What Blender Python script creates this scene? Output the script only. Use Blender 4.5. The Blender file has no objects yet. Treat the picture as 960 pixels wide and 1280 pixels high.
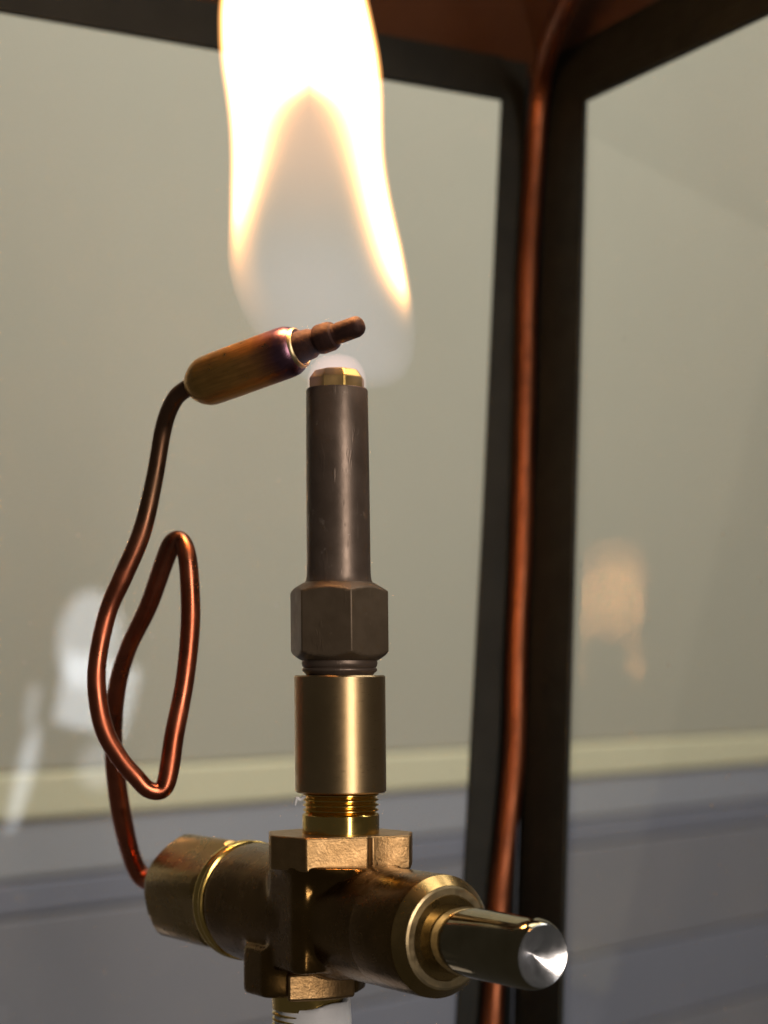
import bpy, bmesh, math, random
from mathutils import Vector, Matrix
random.seed(7)
sc = bpy.context.scene
S = 0.00015                 # one modelling unit in metres
OFF = Vector((0, 0, 0.20))  # height of the eye level above the world origin
F = 2300.0                  # focal length in modelling units
EYE = Vector((54, -2300, 0))

# ------------------------------------------------------------------ camera
cam = bpy.data.cameras.new('camera'); camo = bpy.data.objects.new('camera', cam)
sc.collection.objects.link(camo); sc.camera = camo
camo.location = EYE * S + OFF
camo.rotation_euler = (math.radians(90), 0, 0)
cam.sensor_fit = 'VERTICAL'; cam.sensor_height = 36; cam.sensor_width = 27
cam.lens = 36 * F / 1280
cam.shift_y = (840 - 640) / 1280
cam.clip_start = 0.01; cam.clip_end = 50
cam.dof.use_dof = True; cam.dof.focus_distance = 0.335; cam.dof.aperture_fstop = 17

# ------------------------------------------------------------------ world and lamps
w = bpy.data.worlds.new('World'); sc.world = w; w.use_nodes = True
w.node_tree.nodes['Background'].inputs[0].default_value = (1.0, 0.94, 0.84, 1)
w.node_tree.nodes['Background'].inputs[1].default_value = 0.042

WINDOW_PANES = (((1.7566, -1.4414, 0.965), (-0.065, 0.118, 0.202), 0.100, 0.110, 8.0, 'RECTANGLE'), ((1.7600, -1.4370, 1.055), (-0.065, 0.118, 0.202), 0.088, 0.150, 6.5, 'ELLIPSE'),
                ((1.7846, -1.4803, 0.8597), (-0.063, 0.114, 0.177), 0.052, 0.085, 3.2, 'ELLIPSE'),
                ((1.7033, -1.5242, 0.965), (-0.078, 0.110, 0.192), 0.018, 0.060, 4.0, 'RECTANGLE'), ((1.7082, -1.5684, 0.8522), (-0.079, 0.105, 0.174), 0.030, 0.185, 7.0, 'ELLIPSE'))
def area(name, loc, target, sx, sy, radiance, col, roll=0.0):
    l = bpy.data.lights.new(name, 'AREA'); l.shape = 'RECTANGLE'; l.size = sx; l.size_y = sy
    l.energy = radiance * math.pi * sx * sy; l.color = col
    o = bpy.data.objects.new(name, l); sc.collection.objects.link(o)
    o.location = loc
    d = Vector(target) - Vector(loc)
    o.rotation_euler = (d.to_track_quat('-Z', 'Y') @ Matrix.Rotation(roll, 3, 'Z').to_quaternion()).to_euler()
    return o
# daylight falling on the house wall behind the lantern
area('wall_daylight', (0.62, 0.45, 1.50), (0.05, 1.25, 0.20), 1.2, 0.8, 6.0, (1.0, 0.975, 0.92))
# the window at the photographer's back: four panes, up and to the right, seen again in the left glass
WT = Vector((0, 0.1, 0.2))
for (p, t, sx, sy, rad, shp) in WINDOW_PANES:
    wl = area('window_light', p, t, sx, sy, rad * (0.785 if shp == 'ELLIPSE' else 1), (0.88, 0.94, 1.0), roll=-0.36); wl.data.shape = shp
# tall daylit doorway behind the photographer's right shoulder
area('doorway_light', (0.84, -1.45, 0.55), WT, 0.29, 1.25, 15.0, (1.0, 0.87, 0.76))

sc.view_settings.view_transform = 'Standard'; sc.view_settings.look = 'None'
sc.view_settings.exposure = 0; sc.view_settings.gamma = 1
sc.cycles.use_denoising = True; sc.cycles.use_adaptive_sampling = True; sc.cycles.adaptive_threshold = 0.025
sc.cycles.max_bounces = 7; sc.cycles.diffuse_bounces = 3; sc.cycles.glossy_bounces = 5; sc.cycles.transparent_max_bounces = 24
sc.cycles.volume_step_rate = 1.0; sc.cycles.volume_max_steps = 64
sc.cycles.caustics_reflective = False; sc.cycles.caustics_refractive = False

# ------------------------------------------------------------------ helpers
def U(px, py, Y):            # a point seen at that place of the photograph, Y units behind the burner axis
    k = (F + Y) / F
    return Vector((54 + (px - 480) * k, Y, (840 - py) * k))
def ray_plane(px, py, p0, n):
    d = Vector(((px - 480) / F, 1, (840 - py) / F))
    return EYE + d * ((p0 - EYE).dot(n) / d.dot(n))

def empty(name, loc, label=None, cat=None, group=None):
    o = bpy.data.objects.new(name, None); sc.collection.objects.link(o)
    o.location = Vector(loc) * S + OFF; o.empty_display_size = 0.01
    o['origin_u'] = list(loc)
    if label: o['label'] = label
    if cat: o['category'] = cat
    if group: o['group'] = group
    return o
ORG = {}
def mesh_obj(name, verts, faces, m, parent=None, smooth=30, bevel=0, bseg=2, sub=0):
    org = Vector((0, 0, 0))
    if parent is not None: org = ORG[parent.name]
    verts = [Vector(v) for v in verts]
    me = bpy.data.meshes.new(name)
    bm = bmesh.new()
    vs = [bm.verts.new((v - org) * S) for v in verts]
    for f in faces:
        try: bm.faces.new([vs[i] for i in f])
        except ValueError: pass
    bmesh.ops.recalc_face_normals(bm, faces=bm.faces)
    for f in bm.faces: f.smooth = smooth > 0
    bm.to_mesh(me); bm.free()
    if smooth: me.set_sharp_from_angle(angle=math.radians(smooth))
    me.materials.append(m)
    o = bpy.data.objects.new(name, me); sc.collection.objects.link(o)
    if parent is not None: o.parent = parent; ORG[o.name] = org
    else: o.location = OFF; ORG[o.name] = org
    if bevel:
        b = o.modifiers.new('bevel', 'BEVEL'); b.width = bevel * S; b.segments = bseg
        b.limit_method = 'ANGLE'; b.angle_limit = math.radians(28); b.harden_normals = False
    if sub:
        s_ = o.modifiers.new('sub', 'SUBSURF'); s_.levels = sub; s_.render_levels = sub
    return o
def thing(name, loc, label, cat, group=None):
    o = empty(name, loc, label, cat, group); ORG[o.name] = Vector(loc); return o

def frame_for(axis, ref=None):
    a = Vector(axis).normalized()
    r = Vector(ref) if ref else (Vector((0, 0, 1)) if abs(a.z) < 0.9 else Vector((1, 0, 0)))
    e1 = (r - a * r.dot(a)).normalized(); return a, e1, a.cross(e1)
def lathe(profile, origin, axis, segs=64, ref=None, rot=0.0, wob=None):
    a, e1, e2 = frame_for(axis, ref); o = Vector(origin); vs = []; fs = []
    for (s, r) in profile:
        for i in range(segs):
            t = rot + 2 * math.pi * i / segs
            rr = r if wob is None else r + wob(s, t)
            vs.append(o + a * s + (e1 * math.cos(t) + e2 * math.sin(t)) * rr)
    n = len(profile)
    for j in range(n - 1):
        for i in range(segs):
            i2 = (i + 1) % segs
            fs.append((j * segs + i, j * segs + i2, (j + 1) * segs + i2, (j + 1) * segs + i))
    fs.append(tuple(range(segs))); fs.append(tuple((n - 1) * segs + i for i in range(segs)))
    return vs, fs
def prism(poly, lo, hi):     # poly: list of Vectors (a ring); lo / hi: offset vectors
    n = len(poly)
    vs = [p + lo for p in poly] + [p + hi for p in poly]
    fs = [tuple(range(n)), tuple(range(n, 2 * n))] + [(i, (i + 1) % n, n + (i + 1) % n, n + i) for i in range(n)]
    return vs, fs
def spline(pts, sub=10):     # Catmull-Rom through 4-tuples
    out = []; P = [pts[0]] + list(pts) + [pts[-1]]
    for i in range(1, len(P) - 2):
        for j in range(sub):
            t = j / sub; c = []
            for k in range(len(pts[0])):
                p0, p1, p2, p3 = P[i - 1][k], P[i][k], P[i + 1][k], P[i + 2][k]
                c.append(0.5 * (2 * p1 + (p2 - p0) * t + (2 * p0 - 5 * p1 + 4 * p2 - p3) * t * t + (3 * p1 - p0 - 3 * p2 + p3) * t ** 3))
            out.append(c)
    out.append(list(pts[-1])); return out
def tube(pts, segs=20, flat=None):   # pts: (x, y, z, r)
    P = [Vector(p[:3]) for p in pts]; vs = []; fs = []
    t0 = (P[1] - P[0]).normalized(); e = t0.orthogonal().normalized()
    for i, p in enumerate(P):
        t = (P[min(i + 1, len(P) - 1)] - P[max(i - 1, 0)]).normalized()
        e = (e - t * e.dot(t)).normalized(); b = t.cross(e)
        for k in range(segs):
            a = 2 * math.pi * k / segs
            vs.append(p + (e * math.cos(a) + b * math.sin(a)) * pts[i][3])
    for j in range(len(P) - 1):
        for k in range(segs):
            k2 = (k + 1) % segs
            fs.append((j * segs + k, j * segs + k2, (j + 1) * segs + k2, (j + 1) * segs + k))
    fs.append(tuple(range(segs))); fs.append(tuple((len(P) - 1) * segs + k for k in range(segs)))
    return vs, fs

# ------------------------------------------------------------------ materials
class NT:
    def __init__(self, name):
        self.m = bpy.data.materials.new(name); self.m.use_nodes = True
        self.t = self.m.node_tree; self.n = self.t.nodes; self.b = self.n.get('Principled BSDF'); self.out = self.n.get('Material Output')
    def node(self, typ, **kw):
        x = self.n.new(typ)
        for k, v in kw.items(): setattr(x, k, v)
        return x
    def link(self, a, b): self.t.links.new(a, b)
    def coord(self, scale=(1, 1, 1), src='Object'):
        c = self.node('ShaderNodeTexCoord'); mp = self.node('ShaderNodeMapping')
        mp.inputs['Scale'].default_value = scale; self.link(c.outputs[src], mp.inputs[0]); return mp.outputs[0]
    def noise(self, vec, scale, detail=4, rough=0.55):
        x = self.node('ShaderNodeTexNoise'); x.inputs['Scale'].default_value = scale
        x.inputs['Detail'].default_value = detail; x.inputs['Roughness'].default_value = rough
        self.link(vec, x.inputs['Vector']); return x.outputs['Fac']
    def ramp(self, fac, stops, interp='LINEAR'):
        x = self.node('ShaderNodeValToRGB'); x.color_ramp.interpolation = interp
        while len(x.color_ramp.elements) < len(stops): x.color_ramp.elements.new(0.5)
        for e, (p, c) in zip(x.color_ramp.elements, stops):
            e.position = p; e.color = c if len(c) == 4 else (*c, 1)
        self.link(fac, x.inputs[0]); return x.outputs[0]
    def rng(self, v, a, b, c, d, smooth=False):
        x = self.node('ShaderNodeMapRange'); x.interpolation_type = 'SMOOTHSTEP' if smooth else 'LINEAR'
        self.link(v, x.inputs['Value'])
        for nme, val in (('From Min', a), ('From Max', b), ('To Min', c), ('To Max', d)): x.inputs[nme].default_value = val
        return x.outputs[0]
    def math(self, op, a, b=None, clamp=False):
        x = self.node('ShaderNodeMath', operation=op, use_clamp=clamp)
        for i, v in enumerate((a, b)):
            if v is None: continue
            if isinstance(v, (int, float)): x.inputs[i].default_value = v
            else: self.link(v, x.inputs[i])
        return x.outputs[0]
    def bump(self, h, strength, dist):
        x = self.node('ShaderNodeBump'); x.inputs['Strength'].default_value = strength; x.inputs['Distance'].default_value = dist
        self.link(h, x.inputs['Height']); self.link(x.outputs[0], self.b.inputs['Normal'])

def metal(name, c1, c2, rough=(0.25, 0.4), nscale=120, bump=0.0, bscale=900, bdist=0.0002, stretch=(1, 1, 1), metallic=1.0, dirt=None, scr=0):
    M = NT(name); v = M.coord()
    n = M.noise(v, nscale, 5)
    col = M.ramp(n, [(0.32, c1), (0.68, c2)])
    if dirt:
        d = M.noise(v, dirt[1], 6, 0.7)
        f = M.rng(d, dirt[2], dirt[2] + 0.12, 0, dirt[3], True)
        mx = M.node('ShaderNodeMix', data_type='RGBA'); M.link(f, mx.inputs[0]); M.link(col, mx.inputs[6]); mx.inputs[7].default_value = (*dirt[0], 1)
        col = mx.outputs[2]
    M.link(col, M.b.inputs['Base Color'])
    M.b.inputs['Metallic'].default_value = metallic
    v2 = M.coord(stretch); n2 = M.noise(v2, nscale * 2.3, 5)
    M.link(M.rng(n2, 0.3, 0.7, rough[0], rough[1]), M.b.inputs['Roughness'])
    if bump:
        h = M.noise(v2, bscale, 4, 0.6)
        if scr:
            wv = M.noise(M.coord((scr, scr * 0.35, 1), 'Object'), 90, 3, 0.7)
            h = M.math('ADD', h, M.math('MULTIPLY', M.rng(wv, 0.60, 0.64, 0, 1), 1.4))
        M.bump(h, bump, bdist)
    return M.m
M_STEEL = metal('blackened_steel', (0.130, 0.094, 0.071), (0.180, 0.134, 0.104), (0.33, 0.45), 160, 0.35, 2600, 0.00006, metallic=0.6, scr=6, dirt=((0.34, 0.28, 0.23), 420, 0.61, 0.65))
M_STEELHEX = metal('blackened_steel_dull', (0.110, 0.078, 0.048), (0.145, 0.105, 0.068), (0.40, 0.52), 160, 0.3, 2600, 0.00006, metallic=0.5, scr=5, dirt=((0.24, 0.18, 0.13), 500, 0.62, 0.5))
M_BRASS = metal('turned_brass', (0.42, 0.29, 0.15), (0.50, 0.35, 0.185), (0.27, 0.36), 90, 0.2, 500, 0.00004, (3, 3, 60))
M_BRASS_POL = metal('polished_brass', (0.72, 0.48, 0.13), (0.80, 0.56, 0.18), (0.12, 0.22), 150)
M_BRASS_TIP = metal('brass_tip', (0.60, 0.40, 0.11), (0.70, 0.47, 0.14), (0.30, 0.40), 200)
M_BRASS_CAST = metal('cast_brass', (0.33, 0.20, 0.085), (0.43, 0.27, 0.125), (0.30, 0.44), 260, 0.55, 1900, 0.00014, dirt=((0.52, 0.34, 0.17), 2600, 0.64, 0.6))
M_BRASS_BODY = metal('brown_brass', (0.15, 0.084, 0.026), (0.23, 0.132, 0.043), (0.19, 0.32), 120, 0.40, 1300, 0.00010, dirt=((0.30, 0.18, 0.08), 1500, 0.64, 0.5))
M_BRASS_NUT = metal('nut_brass', (0.30, 0.195, 0.070), (0.38, 0.25, 0.095), (0.22, 0.34), 110, 0.3, 1100, 0.00006)
M_RING = metal('machined_ring', (0.66, 0.50, 0.27), (0.74, 0.58, 0.34), (0.28, 0.42), 300, 0.4, 1600, 0.00006)
M_CHROME = metal('nickel_plate', (0.27, 0.22, 0.125), (0.34, 0.28, 0.17), (0.05, 0.12), 200, 0.15, 300, 0.0001, (1, 1, 1))
M_DISH = metal('machined_steel', (0.76, 0.76, 0.78), (0.84, 0.84, 0.86), (0.18, 0.26), 300)
M_COPPER = metal('copper_lead', (0.34, 0.092, 0.045), (0.50, 0.150, 0.080), (0.22, 0.46), 70, 0.12, 400, 0.0001, dirt=((0.24, 0.075, 0.04), 90, 0.54, 0.7))
_n = M_COPPER.node_tree; _b = _n.nodes['Principled BSDF']; _l = _b.inputs['Base Color'].links[0].from_socket
_tc = _n.nodes.new('ShaderNodeTexCoord'); _sp = _n.nodes.new('ShaderNodeSeparateXYZ'); _n.links.new(_tc.outputs['Object'], _sp.inputs[0])
_mr = _n.nodes.new('ShaderNodeMapRange'); _mr.interpolation_type = 'SMOOTHSTEP'; _n.links.new(_sp.outputs[2], _mr.inputs[0])
_mr.inputs[1].default_value = -285 * S; _mr.inputs[2].default_value = -120 * S; _mr.inputs[3].default_value = 0.0; _mr.inputs[4].default_value = 0.88
_mx = _n.nodes.new('ShaderNodeMix'); _mx.data_type = 'RGBA'; _n.links.new(_mr.outputs[0], _mx.inputs[0]); _n.links.new(_l, _mx.inputs[6]); _mx.inputs[7].default_value = (0.17, 0.105, 0.062, 1)
_n.links.new(_mx.outputs[2], _b.inputs['Base Color'])
M_COPPER2 = metal('dull_copper', (0.17, 0.062, 0.031), (0.25, 0.088, 0.042), (0.42, 0.62), 45, 0.15, 500, 0.0001, dirt=((0.09, 0.038, 0.023), 70, 0.54, 0.55))
M_FRAME = metal('black_paint', (0.012, 0.0145, 0.0138), (0.019, 0.022, 0.0205), (0.50, 0.65), 60, 0.25, 900, 0.00012, metallic=0.0, dirt=((0.16, 0.15, 0.14), 420, 0.69, 0.7))
M_ROOF = metal('oxidised_copper_sheet', (0.050, 0.021, 0.010), (0.072, 0.031, 0.014), (0.55, 0.75), 30, 0.2, 300, 0.0002, metallic=0.0)
M_FRAME.node_tree.nodes['Principled BSDF'].inputs['Specular IOR Level'].default_value = 0.2
M_CHAR = metal('scorched_copper', (0.030, 0.012, 0.009), (0.06, 0.023, 0.016), (0.55, 0.75), 500, 0.6, 1500, 0.00015, metallic=0.5)

# the sensor bulb: brushed brass-copper, heat-tinted purple at its hot end
M = NT('heat_tinted_copper'); v = M.coord()
nz = M.noise(M.coord((1, 1, 1)), 420, 5)
tc = M.node('ShaderNodeTexCoord'); dp = M.node('ShaderNodeVectorMath', operation='DOT_PRODUCT')
M.link(tc.outputs['Object'], dp.inputs[0]); BULB_DOT = dp
pos = M.math('ADD', M.math('MULTIPLY', dp.outputs['Value'], 1 / (250 * S)), M.math('MULTIPLY', M.math('SUBTRACT', nz, 0.5), 0.10))
col = M.ramp(pos, [(0.0, (0.60, 0.34, 0.10)), (0.30, (0.95, 0.48, 0.13)), (0.43, (0.92, 0.42, 0.13)), (0.52, (0.42, 0.17, 0.12)), (0.58, (0.22, 0.11, 0.16)), (0.70, (0.16, 0.085, 0.10)), (1.0, (0.14, 0.065, 0.05))])
M.link(col, M.b.inputs['Base Color']); M.b.inputs['Metallic'].default_value = 1.0
M.link(M.rng(nz, 0.3, 0.7, 0.26, 0.38), M.b.inputs['Roughness'])
dps = []
for k_ in (3000, 3000, 250):
    d_ = M.node('ShaderNodeVectorMath', operation='DOT_PRODUCT'); M.link(tc.outputs['Object'], d_.inputs[0]); dps.append(d_)
cb = M.node('ShaderNodeCombineXYZ')
for i_, k_ in enumerate((2200, 2200, 160)): M.link(M.math('MULTIPLY', dps[i_].outputs['Value'], k_), cb.inputs[i_])
brush = M.noise(cb.outputs[0], 1.0, 4, 0.6)
M.bump(brush, 0.35, 0.00010); M_BULB = M.m
mxb = M.node('ShaderNodeMix', data_type='RGBA', blend_type='MULTIPLY'); M.link(M.rng(brush, 0.35, 0.62, 0.38, 0.0), mxb.inputs[0]); M.link(col, mxb.inputs[6]); mxb.inputs[7].default_value = (0.45, 0.40, 0.38, 1)
M.link(mxb.outputs[2], M.b.inputs['Base Color'])
BULB_AXES = dps

M = NT('thread_tape'); M.b.inputs['Base Color'].default_value = (0.93, 0.93, 0.95, 1); M.b.inputs['Roughness'].default_value = 0.45
M.b.inputs['Subsurface Weight'].default_value = 0.15; M.b.inputs['Subsurface Radius'].default_value = (0.001, 0.001, 0.001)
M.bump(M.noise(M.coord((40, 40, 500)), 9, 4), 0.4, 0.0002); M_TAPE = M.m

def paint(name, c1, c2, scale, rough=0.7, bump=0.1):
    M = NT(name); v = M.coord(); n = M.noise(v, scale, 6)
    M.link(M.ramp(n, [(0.3, c1), (0.7, c2)]), M.b.inputs['Base Color']); M.b.inputs['Roughness'].default_value = rough
    M.bump(M.noise(v, 260, 5), bump, 0.002); return M.m
M_WALL = paint('wall_plaster', (0.475, 0.462, 0.370), (0.515, 0.500, 0.400), 3)
M_TRIM = paint('trim_cream', (0.71, 0.68, 0.46), (0.76, 0.73, 0.51), 6)
M_SID1 = paint('siding_pale_grey', (0.30, 0.32, 0.375), (0.41, 0.42, 0.435), 2)
M_SID2 = paint('siding_blue_grey', (0.18, 0.195, 0.25), (0.215, 0.228, 0.28), 4)
M_SID3 = paint('siding_brown_grey', (0.19, 0.203, 0.243), (0.25, 0.247, 0.268), 5)

# window glass: clear, with surface reflection, faint dust film and specks
M = NT('lantern_glass'); M.n.remove(M.b)
fr = M.node('ShaderNodeFresnel'); fr.inputs['IOR'].default_value = 1.52
geo = M.node('ShaderNodeNewGeometry')
refl = M.math('MULTIPLY', M.math('MULTIPLY', fr.outputs[0], 1.25), M.math('SUBTRACT', 1.0, geo.outputs['Backfacing']))
tr = M.node('ShaderNodeBsdfTransparent'); tr.inputs[0].default_value = (0.985, 0.99, 0.985, 1)
gl = M.node('ShaderNodeBsdfGlossy'); gl.inputs['Roughness'].default_value = 0.022
v = M.coord()
bp = M.node('ShaderNodeBump'); bp.inputs['Strength'].default_value = 0.15; bp.inputs['Distance'].default_value = 0.002
M.link(M.noise(v, 13, 1), bp.inputs['Height']); M.link(bp.outputs[0], gl.inputs['Normal'])
df = M.node('ShaderNodeBsdfDiffuse'); df.inputs[0].default_value = (0.75, 0.76, 0.78, 1)
vor = M.node('ShaderNodeTexVoronoi'); vor.inputs['Scale'].default_value = 130; M.link(v, vor.inputs['Vector'])
speck = M.math('MULTIPLY', M.rng(vor.outputs['Distance'], 0.035, 0.075, 1, 0, True), M.rng(M.noise(v, 45, 2), 0.52, 0.60, 0, 1, True))
film = M.rng(M.noise(v, 9, 5), 0.35, 0.75, 0.015, 0.045)
mA = M.node('ShaderNodeMixShader'); M.link(M.math('ADD', film, M.math('MULTIPLY', speck, 0.6), True), mA.inputs[0]); M.link(tr.outputs[0], mA.inputs[1]); M.link(df.outputs[0], mA.inputs[2])
mB = M.node('ShaderNodeMixShader'); M.link(refl, mB.inputs[0]); M.link(mA.outputs[0], mB.inputs[1]); M.link(gl.outputs[0], mB.inputs[2])
M.link(mB.outputs[0], M.out.inputs['Surface']); M_GLASS = M.m

# ------------------------------------------------------------------ house wall behind
D0 = 1.0 / S                                     # depth from the eye at the picture's left edge
W0 = Vector((EYE.x - 480 / F * D0, EYE.y + D0, 0)); WD = Vector((0.6455, 0.7638, 0)); WN = Vector((0.7638, -0.6455, 0))
def wall_z(py): return -(py - 840) / F * D0      # height of a line that crosses the picture's left edge at that row
def board(name, y_top, y_bot, proud_top, proud_bot, m, parent):
    a = W0 - WD * 2600; b = W0 + WD * 16000; vs = []
    for p in (a, b):
        vs += [p + WN * -120 + Vector((0, 0, wall_z(y_bot))), p + WN * proud_bot + Vector((0, 0, wall_z(y_bot))),
               p + WN * proud_top + Vector((0, 0, wall_z(y_top))), p + WN * -120 + Vector((0, 0, wall_z(y_top)))]
    fs = [(0, 1, 2, 3), (4, 5, 6, 7)] + [(i, (i + 1) % 4, 4 + (i + 1) % 4, 4 + i) for i in range(4)]
    return mesh_obj(name, vs, fs, m, parent, bevel=18, bseg=2)
wall = empty('wall', W0); ORG[wall.name] = W0.copy()
wall['kind'] = 'structure'; wall['label'] = 'house wall with beige upper panel, cream trim and grey siding below'
board('wall_panel', -1500, 968, 0, 0, M_WALL, wall)
board('trim', 968.5, 1028, 14, 20, M_TRIM, wall)
rows = [(1028.5, 1104, M_SID1), (1104.5, 1150, M_SID2), (1150.5, 1350, M_SID3), (1350.5, 1500, M_SID2), (1500.5, 1700, M_SID3), (1700.5, 1900, M_SID2)]
for (a, b, m) in rows: board('siding_board', a, b, 0, 7, m, wall)

# ------------------------------------------------------------------ lantern: tapered square body, one corner in view
PT = U(675, 60, 1480); PB = U(636, 1280, 1050)
E = (PT - PB).normalized()
BL = Vector((-0.878, -0.479, 0)); BR = Vector((0.479, -0.878, 0))
NL = BL.cross(E).normalized(); NR = E.cross(BR).normalized()
ctr = Vector((0, 0, 0))
if NL.dot(ctr - PB) < 0: NL = -NL               # normals point into the lantern
if NR.dot(ctr - PB) < 0: NR = -NR
lan = thing('lantern', PB + (PB - PT) * 0.15, 'black framed glass lantern corner with tapered panes and brown roof inside', 'lantern')
def onL(px, py, d=0): return ray_plane(px, py, PB + NL * d, NL)
def onR(px, py, d=0): return ray_plane(px, py, PB + NR * d, NR)
def slab(name, pts, nrm, th, m, bevel=0, seg=2, parent=None):
    vs, fs = prism(pts, nrm * 0, nrm * th); return mesh_obj(name, vs, fs, m, parent or lan, bevel=bevel, bseg=seg)
# corner post: an L of two plates behind the glass line
dn = (PB - PT) * 0.15; upw = (PT - PB) * 0.06
a0, a1 = PB + dn, PT + upw
for (B, N) in ((BL, NL), (BR, NR)):
    q = [a0 - N * 34 + B * -20, a0 - N * 34 + B * 62, a1 - N * 34 + B * 62, a1 - N * 34 + B * -20]
    slab('corner_plate', q, N, 14, M_FRAME, bevel=2)
# glass
RAILZ = PT.z
def pane(B, N, t1):
    lo, hi = PB + dn, PT + upw
    q = [lo + B * 24, lo + B * t1 * 0.86, hi + B * t1, hi + B * 24]
    return slab('glass_pane', [p - N * 16 for p in q], N, 14, M_GLASS)
pane(BL, NL, 1700); pane(BR, NR, 1500)
# glazing strips on the inside of the glass, and the top rails
def edge_pts(on, pairs): return [on(*p) for p in pairs]
slab('glazing_strip', edge_pts(onL, [(658, 50), (654, 128), (637, 640), (603, 1280), (596, 1400), (562, 1400), (568, 1280), (602, 640), (625, 127), (626, 44)]), NL, 10, M_FRAME, bevel=2.5)
slab('glazing_strip', edge_pts(onR, [(693, 72), (690, 128), (672, 640), (649, 1280), (644, 1400), (700, 1400), (705, 1280), (722, 640), (735, 128), (735, 50)]), NR, 10, M_FRAME, bevel=2.5)
slab('top_rail', [onL(625.5, 44.6, 0) + NL * 0.8, onL(625.5, 126.8, 0) + NL * 0.8, onL(-320, -38.5, 0) + NL * 0.8, onL(-320, -150, 0) + NL * 0.8], NL, 13, M_FRAME, bevel=2.5)
slab('top_rail', [onR(735.5, 51, 0) + NR * 0.8, onR(735.5, 127.5, 0) + NR * 0.8, onR(1300, -138, 0) + NR * 0.8, onR(1300, -300, 0) + NR * 0.8], NR, 13, M_FRAME, bevel=2.5)
r1 = onR(737, 121, 14); r2 = onR(1300, -143, 14); r3 = onR(1300, -180, 14); r4 = onR(737, 100, 14)
slab('rail_lip', [r1, r2, r3, r4], NR, 5, M_FRAME, bevel=1.5)
# roof panels rising inwards from the rails
def roof(B, t1):
    inn = Vector((B.y, -B.x, 0)) if Vector((B.y, -B.x, 0)).dot(ctr - PB) > 0 else Vector((-B.y, B.x, 0))
    other = BR if B is BL else BL
    p0 = PT - E * 60 - (NL + NR) * 22
    s = inn * 0.80 + Vector((0, 0, 0.60))
    q = [p0, p0 + B * t1, p0 + B * (t1 * 0.6) + s * 620, p0 + inn * 500 + B * 500 + Vector((0, 0, 0.75 * 500)), ]
    return slab('roof_panel', q, s.cross(B).normalized() * (1 if s.cross(B).z > 0 else -1), 10, M_ROOF)
roof(BL, 1700); roof(BR, 1500)

# copper supply tube standing in the lantern's corner
def postY(py):
    t = (py - 60) / 1220.0; return 1480 + (1050 - 1480) * t - 55
sp = [(745, -60), (726, -25), (708, 3), (691, 45), (676, 105), (667, 215), (659, 350), (655.5, 525), (651.5, 690), (646, 810), (644, 925), (636, 1017), (624, 1130), (615, 1280), (606, 1400)]
pts = []
for (px, py) in sp:
    Y = postY(py) - (max(0, 125 - py) * 3.4)
    p = U(px, py, Y); pts.append((p.x, p.y, p.z, 19.5))
st = mesh_obj('supply_tube', *tube(spline(pts, 8), 22), M_COPPER2)
st['label'] = 'long copper gas tube running up the dark corner of the lantern'; st['category'] = 'tube'

# ------------------------------------------------------------------ safety valve
ZA = -307.0
A = Vector((0.588, -0.809, 0)).normalized(); P = Vector((-A.y * -1, A.x * -1, 0))
P = Vector((-0.809, -0.588, 0))
O = Vector((0, 0, ZA))
val = thing('safety_valve', (-42, 58, -520), 'brass gas valve with hex cap nut and shiny push button pointing forward', 'gas valve')
def V(s, p, z): return O + A * s + P * p + Vector((0, 0, z))
# one casting: rear barrel, centre column, neck and inlet boss flow into each other
IX, IY = -42, 58
def join(*parts):
    V_, F_ = [], []
    for (v, f) in parts:
        n = len(V_); V_ += list(v); F_ += [tuple(i + n for i in q) for q in f]
    return V_, F_
col_ = [V(-70, 62, 0), V(-50, 75, 0), V(16, 82, 0), V(32, 75, 0), V(32, -60, 0), V(-70, -60, 0)]
ib = [(-84, -22), (-54, -66), (-42, -66), (18, -56), (42, -42), (64, -28), (74, 10), (30, 70), (-60, 60)]
ip = [Vector((IX + x, IY + y, 0)) for (x, y) in ib]
cast = join(lathe([(-212, 74), (-208, 78.5), (-200, 79), (10, 78), (30, 72.5), (50, 71.6), (180, 71.6)], O, A, 96),
            prism(col_, Vector((0, 0, -62)), Vector((0, 0, 70))),
            lathe([(-330, 64), (-268, 70), (-254, 76), (-244, 84), (-236, 86)], (0, 0, 0), (0, 0, 1), 48),
            prism(ip, Vector((0, 0, -408)), Vector((0, 0, -345))))
body = mesh_obj('valve_body', *cast, M_BRASS_BODY, val, smooth=180)
rm = body.modifiers.new('remesh', 'REMESH'); rm.mode = 'VOXEL'; rm.voxel_size = 2.4 * S; rm.use_smooth_shade = True
sm = body.modifiers.new('smooth', 'SMOOTH'); sm.factor = 0.5; sm.iterations = 50
mesh_obj('front_barrel', *lathe([(120, 60), (120, 71.4), (124, 72), (196, 72), (202, 71), (217, 59.5), (217, 49), (214, 47), (186, 47), (186, 10)], O, A, 96), M_BRASS_BODY, val, smooth=24)
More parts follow.
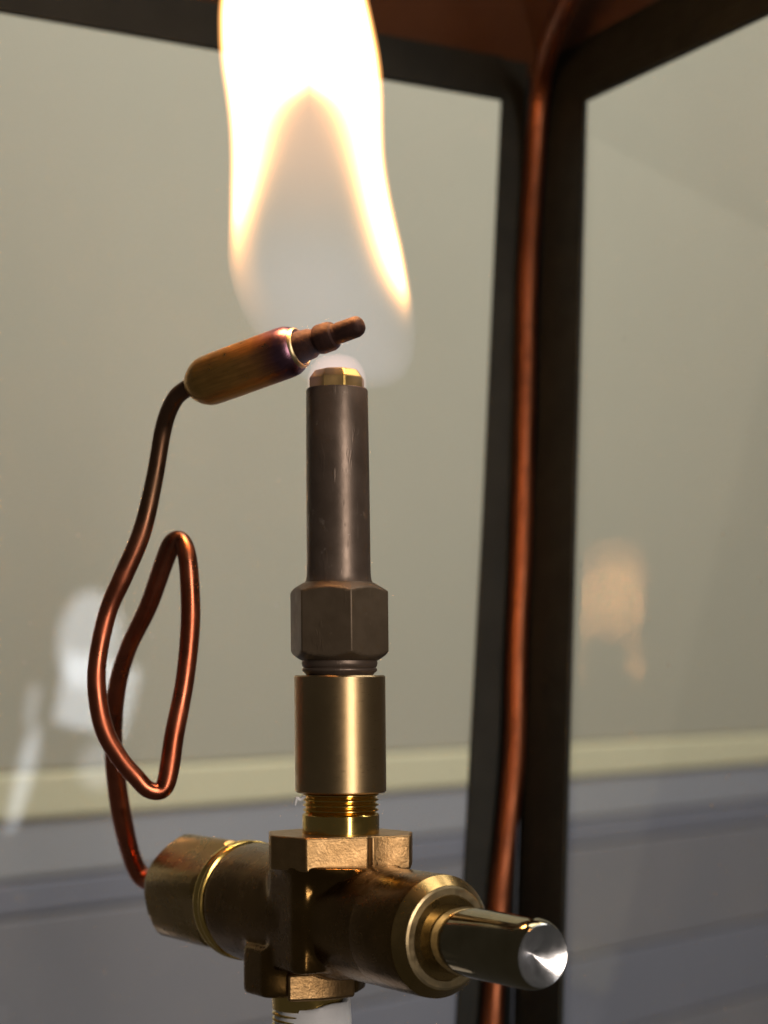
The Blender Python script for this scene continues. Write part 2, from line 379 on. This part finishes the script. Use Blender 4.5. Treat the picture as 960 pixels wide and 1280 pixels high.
# front machined ring
mesh_obj('front_ring', *lathe([(210, 48.6), (217.4, 48.6), (218.6, 50), (218.6, 57.5), (217.0, 60.2), (210, 60.2), (210, 48.6)], O, A, 96), M_RING, val, smooth=24)
mesh_obj('chamfer_ring', *lathe([(199, 60), (203.5, 71.2), (203.8, 71.6), (217.0, 60.6), (217.0, 59.0)], O, A, 96), M_BRASS_NUT, val, smooth=24)
mesh_obj('guide_sleeve', *lathe([(180, 45.2), (204, 45.2), (210, 43.8), (215, 40.4), (215, 39.2), (180, 39.2)], O, A, 72), M_BRASS_POL, val, smooth=24)
btn = mesh_obj('push_button', *lathe([(170, 38), (176, 39.6), (366, 39.6), (374, 38.6), (380, 36.6), (383, 34.4), (383.5, 33.6), (381, 33.0), (350, 30), (340, 5)], O, A, 96), M_CHROME, val, smooth=40)
dish = mesh_obj('dish', *lathe([(358, 31.0), (384.0, 34.6), (384.6, 34.0), (384.0, 32.6), (366, 1.2), (365, 0.01)], O, A, 96), M_DISH, btn, smooth=24)
# rear sealing rings and hex cap nut
mesh_obj('sealing_ring', *lathe([(-234, 60), (-234, 76), (-231, 79.5), (-227, 80.5), (-223, 79.5), (-220, 77), (-217, 80), (-213, 80.5), (-211, 79), (-211, 60)], O, A, 96), M_BRASS_POL, val, smooth=60)
def hexring(s, Rc, rmax):      # hexagon cut by a circle (chamfered corners), 60 samples
    out = []
    for i in range(60):
        t = 2 * math.pi * i / 60; h = (t % (math.pi / 3)) - math.pi / 6
        r = min(Rc * math.cos(math.pi / 6) / math.cos(h), rmax)
        out.append((s, t, r))
    return out
def hexlathe(rings, origin, axis, rot, ref=None):
    a, e1, e2 = frame_for(axis, ref); vs = []; fs = []
    for ring in rings:
        for (s, t, r) in ring: vs.append(Vector(origin) + a * s + (e1 * math.cos(t + rot) + e2 * math.sin(t + rot)) * r)
    n = 60
    for j in range(len(rings) - 1):
        for i in range(n): fs.append((j * n + i, j * n + (i + 1) % n, (j + 1) * n + (i + 1) % n, (j + 1) * n + i))
    fs.append(tuple(range(n))); fs.append(tuple((len(rings) - 1) * n + i for i in range(n)))
    return vs, fs
H = 84
rings = [hexring(-234, H, 72)] + [hexring(-234 - 4 * i, H, 73 + 4 * i) for i in range(1, 3)] + [hexring(-362, H, 81)] + [hexring(-362 - 6 * i, H, 81 - 2.4 * i - 0.55 * i * i) for i in range(1, 7)] + [hexring(-404, H, 28), hexring(-406, H, 10)]
mesh_obj('cap_nut', *hexlathe(rings, O, A, math.radians(12)), M_BRASS_NUT, val, smooth=22)
# flange under the burner
fl = [(-86, -34), (-41, -76), (-13, -69), (35, -56), (39, -44), (66, -43), (87, -34), (90, 22), (46, 72), (-40, 76), (-92, 30)]
fp = [Vector((x, y, 0)) for (x, y) in fl]
mesh_obj('flange', *prism(fp, Vector((0, 0, -243)), Vector((0, 0, -201))), M_BRASS_CAST, val, bevel=2.6, bseg=3)
# threaded nipple
prof = [(-205, 40), (-205, 48), (-178, 48), (-176, 46)]
z = -175
while z < -150:
    prof += [(z, 43.2), (z + 2.6, 47.4), (z + 3.6, 47.4), (z + 6.2, 43.2)]; z += 6.4
prof += [(-146, 43), (-140, 30)]
mesh_obj('threaded_nipple', *lathe(prof, (0, 0, 0), (0, 0, 1), 64, wob=lambda s, t: (0.5 * math.sin(8 * t) if s < -177 and abs(s) < 204 else 0)), M_BRASS_POL, val, smooth=28)
# inlet below
ihx = [Vector((IX + x, IY + y, 0)) for (x, y) in ((-24, -71), (20, -60), (43, -47), (60, -32), (40, 12), (-20, 12))]
mesh_obj('inlet_hex', *prism(ihx, Vector((0, 0, -411)), Vector((0, 0, -376))), M_BRASS_CAST, val, bevel=4, bseg=3)
mesh_obj('inlet_neck', *hexlathe([hexring(s, 60, r) for (s, r) in ((-404, 50), (-392, 56), (-380, 62), (-360, 66))], (IX, IY, 0), (0, 0, 1), 0.35), M_BRASS_CAST, val)
prof = [(-600, 36), (-600, 40)]
z = -598
while z < -430: prof += [(z, 39.5), (z + 3, 45.5), (z + 4.4, 45.5), (z + 7, 39.5)]; z += 7.2
prof += [(-428, 45.5), (-408, 46.2), (-404, 47), (-400, 40)]
mesh_obj('inlet_nipple', *lathe(prof, (IX - 2, IY, 0), (0, 0, 1), 56), M_BRASS_POL, val, smooth=28)
tape = lathe([(-596, 46), (-560, 48.5), (-520, 49.2), (-480, 48.6), (-450, 49.4), (-436, 48.6), (-426, 48.4), (-421, 47.4), (-420, 45), (-421, 40)], (IX + 5, IY, 0), (0, 0, 1), 72,
             wob=lambda s, t: 0.9 * math.sin(3 * t + s * 0.12) + 0.6 * math.sin(7 * t - s * 0.25))
vs = [Vector((v.x, v.y, v.z + 5.0 * math.sin(math.atan2(v.y - IY, v.x - IX) * 1.0 + 0.9) + 1.6 * math.sin(5 * math.atan2(v.y - IY, v.x - IX)))) for v in tape[0]]
mesh_obj('thread_tape', vs, tape[1][:-2], M_TAPE, val, smooth=60)
# shred of tape caught under the burner collar
sh = [(-44, -20, -153, 1.8), (-50, -22, -158, 2.6), (-54, -24, -156, 2.2), (-56, -22, -165, 1.2)]
mesh_obj('tape_shred', *tube(spline(sh, 4), 8), M_TAPE, val)

# ------------------------------------------------------------------ pilot burner
bur = thing('pilot_burner', (0, 0, -150), 'upright dark burner tube with hexagonal nut and brass collar under the flame', 'burner')
def lean(vsfs):
    vs, fs = vsfs; return [Vector((v.x - 5.0 * (v.z + 150) / 520.0, v.y, v.z)) for v in vs], fs
Z0 = (0, 0, 0); ZU = (0, 0, 1)
mesh_obj('brass_collar', *lean(lathe([(-150, 44), (-150, 55), (-148.2, 57), (-6, 57), (-4, 55.4), (-4, 40)], Z0, ZU, 96)), M_BRASS, bur, smooth=35)
mesh_obj('lower_ring', *lean(lathe([(-6, 40), (-2, 43), (1, 46.4), (3, 47.2), (4.5, 46.4), (5.5, 45), (7, 46.6), (11, 47.6), (15, 47), (18, 45), (22, 44)], Z0, ZU, 96)), M_STEEL, bur, smooth=50)
hx = [hexring(14, 64, 46)] + [hexring(15 + 2.0 * i, 64, 49 + 3.0 * i) for i in range(0, 6)] + [hexring(100 + 2.2 * i, 64, 64 - 3.8 * i) for i in range(0, 6)] + [hexring(113, 64, 40)]
# the front corner of the nut stands a little right of the middle
mesh_obj('hex_nut', *lean(hexlathe(hx, Z0, ZU, math.radians(-75) + math.radians(30) - math.radians(30), (1, 0, 0))), M_STEELHEX, bur, smooth=20, bevel=1.3)
mesh_obj('barrel', *lean(lathe([(104, 45), (110, 43.2), (114, 41.4), (119, 40.3), (126, 40), (250, 39.5), (351, 38.6), (353.5, 37.2), (354, 34)], Z0, ZU, 96)), M_STEEL, bur, smooth=35)
mesh_obj('nozzle', *lean(lathe([(346, 35.6), (366, 35.8), (376, 28.5), (378, 21), (378, 15), (370, 12)], Z0, ZU, 8, rot=0.30)), M_BRASS_TIP, bur, smooth=0, bevel=1.6, bseg=2)

# ------------------------------------------------------------------ thermocouple
L = U(241, 483, 62); T = U(452, 406, -46); TA = (T - L).normalized(); TL = (T - L).length
the = thing('thermocouple', L, 'copper sensor bulb held in the flame with a looped copper lead', 'thermocouple')
BULB_DOT.inputs[1].default_value = TA
for d_, ax_ in zip(BULB_AXES, (TA.orthogonal().normalized(), TA.cross(TA.orthogonal()).normalized(), TA)): d_.inputs[1].default_value = ax_
bulb = mesh_obj('bulb', *lathe([(-6, 11), (-3, 16), (3, 22), (10, 27), (18, 30.6), (25, 32), (60, 32.3), (140, 32.2), (148, 31.4), (154, 29), (158, 25.6), (158.5, 25), (156.5, 23.6), (155, 18)], L, TA, 72), M_BULB, the, smooth=34)
mesh_obj('rim', *lathe([(155, 21.4), (161, 21.6), (162.6, 23.2), (161.6, 25.4), (157, 26), (155, 21.4)], L, TA, 56), M_RING, bulb, smooth=60)
mesh_obj('probe_tip', *lathe([(150, 20), (164, 20.4), (167, 19.6), (178, 18.6), (182, 16.4), (187, 16.0), (189, 17.8), (192, 18.6), (206, 18.2), (211, 16.6), (213, 13.6), (217, 12.6), (219, 13.2), (243, 13.0), (248, 11.6), (251, 8.6), (252.4, 4), (252.6, 0.5)], L, TA, 48,
         wob=lambda s, t: 0.22 * math.sin(3 * t + s * 0.2) + 0.16 * math.sin(5 * t - s * 0.33)), M_CHAR, the, smooth=32)
lead = [(245, 481, 60, 11), (234, 486, 68, 11.4), (219, 500, 82, 11.6), (205, 533, 105, 11.6), (193, 600, 112, 11.8), (178, 665, 117, 12.0), (154, 720, 120, 12.2), (136, 765, 122, 12.2), (123, 825, 122, 12.2), (121, 870, 120, 12.4), (131, 915, 114, 12.4), (152, 949, 110, 12.0), (170, 972, 108, 12.0),
        (184, 986, 110, 11.8), (198, 989, 113, 11.8), (207, 980, 117, 12.2), (212, 955, 121, 12.8), (219, 918, 126, 12.8), (232, 850, 135, 13.0), (237.5, 780, 140, 13.0), (236, 725, 146, 12.6), (233, 692, 152, 12.6), (225, 676, 160, 12.6), (215, 679, 168, 12.8), (205, 702, 178, 12.6), (186, 758, 205, 12.2), (161, 812, 232, 12.2), (147, 862, 262, 12.2), (142.5, 918, 292, 12.8), (144, 971, 322, 14.0), (153, 1025, 350, 14.0), (164, 1072, 400, 13.8), (178, 1096, 408, 13.8), (196, 1104, 384, 13.6), (222, 1108, 328, 13.4)]
lp = []
for (px, py, Y, r) in lead:
    q = U(px + random.uniform(-1.3, 1.3), py, Y + random.uniform(-2, 2)); lp.append((q.x, q.y, q.z, r * random.uniform(0.96, 1.05)))
mesh_obj('copper_lead', *tube(spline(lp, 8), 22), M_COPPER, the, smooth=70)

# ------------------------------------------------------------------ flame
fx = [  # row, left edge, right edge, half depth
    (-128, 352, 392, 8), (-120, 335, 408, 20), (-105, 317, 423, 30), (-82, 299, 438, 38), (-50, 283, 451, 44), (0, 272, 463, 47), (40, 270.5, 472, 48), (80, 273, 479, 49), (120, 279, 482, 49), (160, 283.5, 482.5, 49), (200, 285, 484.5, 50), (240, 284.5, 490.5, 51),
    (280, 284, 499, 53), (310, 283.5, 506, 52), (335, 285, 511, 49), (360, 291, 515.5, 44), (385, 300, 519, 38), (405, 311, 520, 35), (425, 325, 520, 34), (445, 342, 518, 34), (460, 360, 512, 33), (472, 376, 504, 30), (481, 388, 492, 24), (486, 402, 470, 16)]
N = 48; vs = []; fs = []
fxs = spline([tuple(map(float, r)) for r in fx], 4)
for (py, l, r, d) in fxs:
    for i in range(N):
        t = 2 * math.pi * i / N
        vs.append(Vector(((l + r) / 2 - 426 + (r - l) / 2 * math.cos(t), d * math.sin(t), 840 - py)))
for j in range(len(fxs) - 1):
    for i in range(N): fs.append((j * N + i, j * N + (i + 1) % N, (j + 1) * N + (i + 1) % N, (j + 1) * N + i))
fs.append(tuple(range(N))); fs.append(tuple((len(fxs) - 1) * N + i for i in range(N)))
M = NT('flame_gas'); M.n.remove(M.b)
tc = M.node('ShaderNodeTexCoord'); sep = M.node('ShaderNodeSeparateXYZ'); M.link(tc.outputs['Object'], sep.inputs[0])
X = M.rng(sep.outputs[0], (250 - 426) * S, (550 - 426) * S, 0, 1)          # 250..550 px -> 0..1
Tn = M.rng(sep.outputs[2], (840 + 200) * S, (840 - 500) * S, 0, 1)          # row -200..500 -> 0..1
def fcurve(pts):
    n = M.node('ShaderNodeFloatCurve'); c = n.mapping.curves[0]
    n.mapping.extend = 'HORIZONTAL'
    q = [((py + 200) / 700, (px - 250) / 300) for (py, px) in pts]
    while len(c.points) < len(q): c.points.new(0.5, 0.5)
    for p_, (a, b) in zip(c.points, q): p_.location = (a, b); p_.handle_type = 'AUTO'
    n.mapping.update(); M.link(Tn, n.inputs['Value']); return n.outputs[0]
li = fcurve([(-200, 548), (60, 448), (95, 402), (106, 386), (114, 373), (128, 359), (150, 347), (200, 334), (250, 320), (300, 303), (330, 293), (360, 282), (400, 270), (500, 252)])
ri = fcurve([(-200, 252), (60, 322), (95, 368), (106, 384), (114, 397), (128, 411), (150, 423), (200, 437), (250, 449), (300, 463), (330, 473), (360, 487), (385, 503), (405, 518), (425, 534), (500, 548)])
XL = fcurve([(r[0], r[1]) for r in fx[1:]]); XR = fcurve([(r[0], r[2]) for r in fx[1:]])
dmin = M.math('MINIMUM', M.math('SUBTRACT', X, li), M.math('SUBTRACT', ri, X))
sig = M.rng(Tn, (110 + 200) / 700, (260 + 200) / 700, 0.034, 0.022, True)      # softer round the top of the dark cone
dd = M.math('MAXIMUM', M.math('ADD', dmin, M.math('MULTIPLY', sig, 3.3)), 0.0)
mask = M.math('EXPONENT', M.math('MULTIPLY', M.math('DIVIDE', dd, sig), -1.0))
rim = M.math('MULTIPLY', M.rng(M.math('SUBTRACT', X, XL), 0.0, 0.065, 0, 1, True), M.rng(M.math('SUBTRACT', XR, X), 0.0, 0.065, 0, 1, True))
core = M.math('MULTIPLY', mask, M.math('POWER', rim, 1.4))
# only a faint rim glow where the legs run out
edge = M.math('MAXIMUM', M.rng(M.math('SUBTRACT', X, XL), 0.0, 0.16, 1, 0, True), M.rng(M.math('SUBTRACT', XR, X), 0.0, 0.13, 1, 0, True))
legf = M.rng(Tn, (300 + 200) / 700, (425 + 200) / 700, 1, 0, True)
warm = M.math('MULTIPLY', M.math('MULTIPLY', edge, legf), 6.0)
innr = M.math('MULTIPLY', M.rng(Tn, (100 + 200) / 700, (330 + 200) / 700, 1, 0, True), 14.0)
base = M.math('MULTIPLY', M.rng(Tn, (240 + 200) / 700, (440 + 200) / 700, 0.30, 1.0, True), M.rng(Tn, (462 + 200) / 700, (488 + 200) / 700, 1.0, 0.55, True))
rgb = []
for (kc, kw, ki, kb) in ((3200, 11.0, 1.7, 11.6), (1500, 4.7, 0.55, 11.2), (460, 1.2, 0.08, 13.8)):
    a = M.math('MULTIPLY', core, kc)
    a = M.math('ADD', a, M.math('MULTIPLY', warm, kw))
    a = M.math('ADD', a, M.math('MULTIPLY', innr, ki))
    a = M.math('ADD', a, M.math('MULTIPLY', base, kb)); rgb.append(a)
cmb = M.node('ShaderNodeCombineXYZ')
for i in range(3): M.link(rgb[i], cmb.inputs[i])
em = M.node('ShaderNodeEmission'); M.link(cmb.outputs[0], em.inputs['Color']); em.inputs['Strength'].default_value = 1.0
M.link(em.outputs[0], M.out.inputs['Volume']); M_FLAME = M.m
fl_o = mesh_obj('flame', vs, fs, M_FLAME, None, smooth=60)
fl_o['label'] = 'tall bright yellow white gas flame with hazy grey centre'; fl_o['category'] = 'flame'
# small pink-lilac flamelet sitting on the brass tip
vs, fs = lathe([(353, 36.5), (360, 37.5), (370, 36.5), (382, 32), (391, 25), (395.5, 15), (396.5, 3)], (-5, 0, 0), ZU, 40)
M = NT('flamelet_gas'); M.n.remove(M.b)
em = M.node('ShaderNodeEmission'); em.inputs['Color'].default_value = (1.0, 0.60, 0.56, 1); em.inputs['Strength'].default_value = 40
M.link(em.outputs[0], M.out.inputs['Volume'])
fo = mesh_obj('flamelet', vs, fs, M.m, None, smooth=60)
fo['label'] = 'small pinkish flame cap hugging the brass burner tip'; fo['category'] = 'flame'
# the light the flame gives
for (px, py, pw, rad) in ((368, -60, 0.15, 0.0150), (374, 40, 0.16, 0.0155), (302, 215, 0.025, 0.0045), (468, 250, 0.03, 0.0050)):
    pl = bpy.data.lights.new('flame_light', 'POINT'); pl.energy = pw; pl.color = (1.0, 0.50, 0.20); pl.shadow_soft_size = rad
    po = bpy.data.objects.new('flame_light', pl); sc.collection.objects.link(po); po.location = Vector((px - 426, 0, 840 - py)) * S + OFF
for o in list(sc.objects):
    if 'origin_u' in o: del o['origin_u']
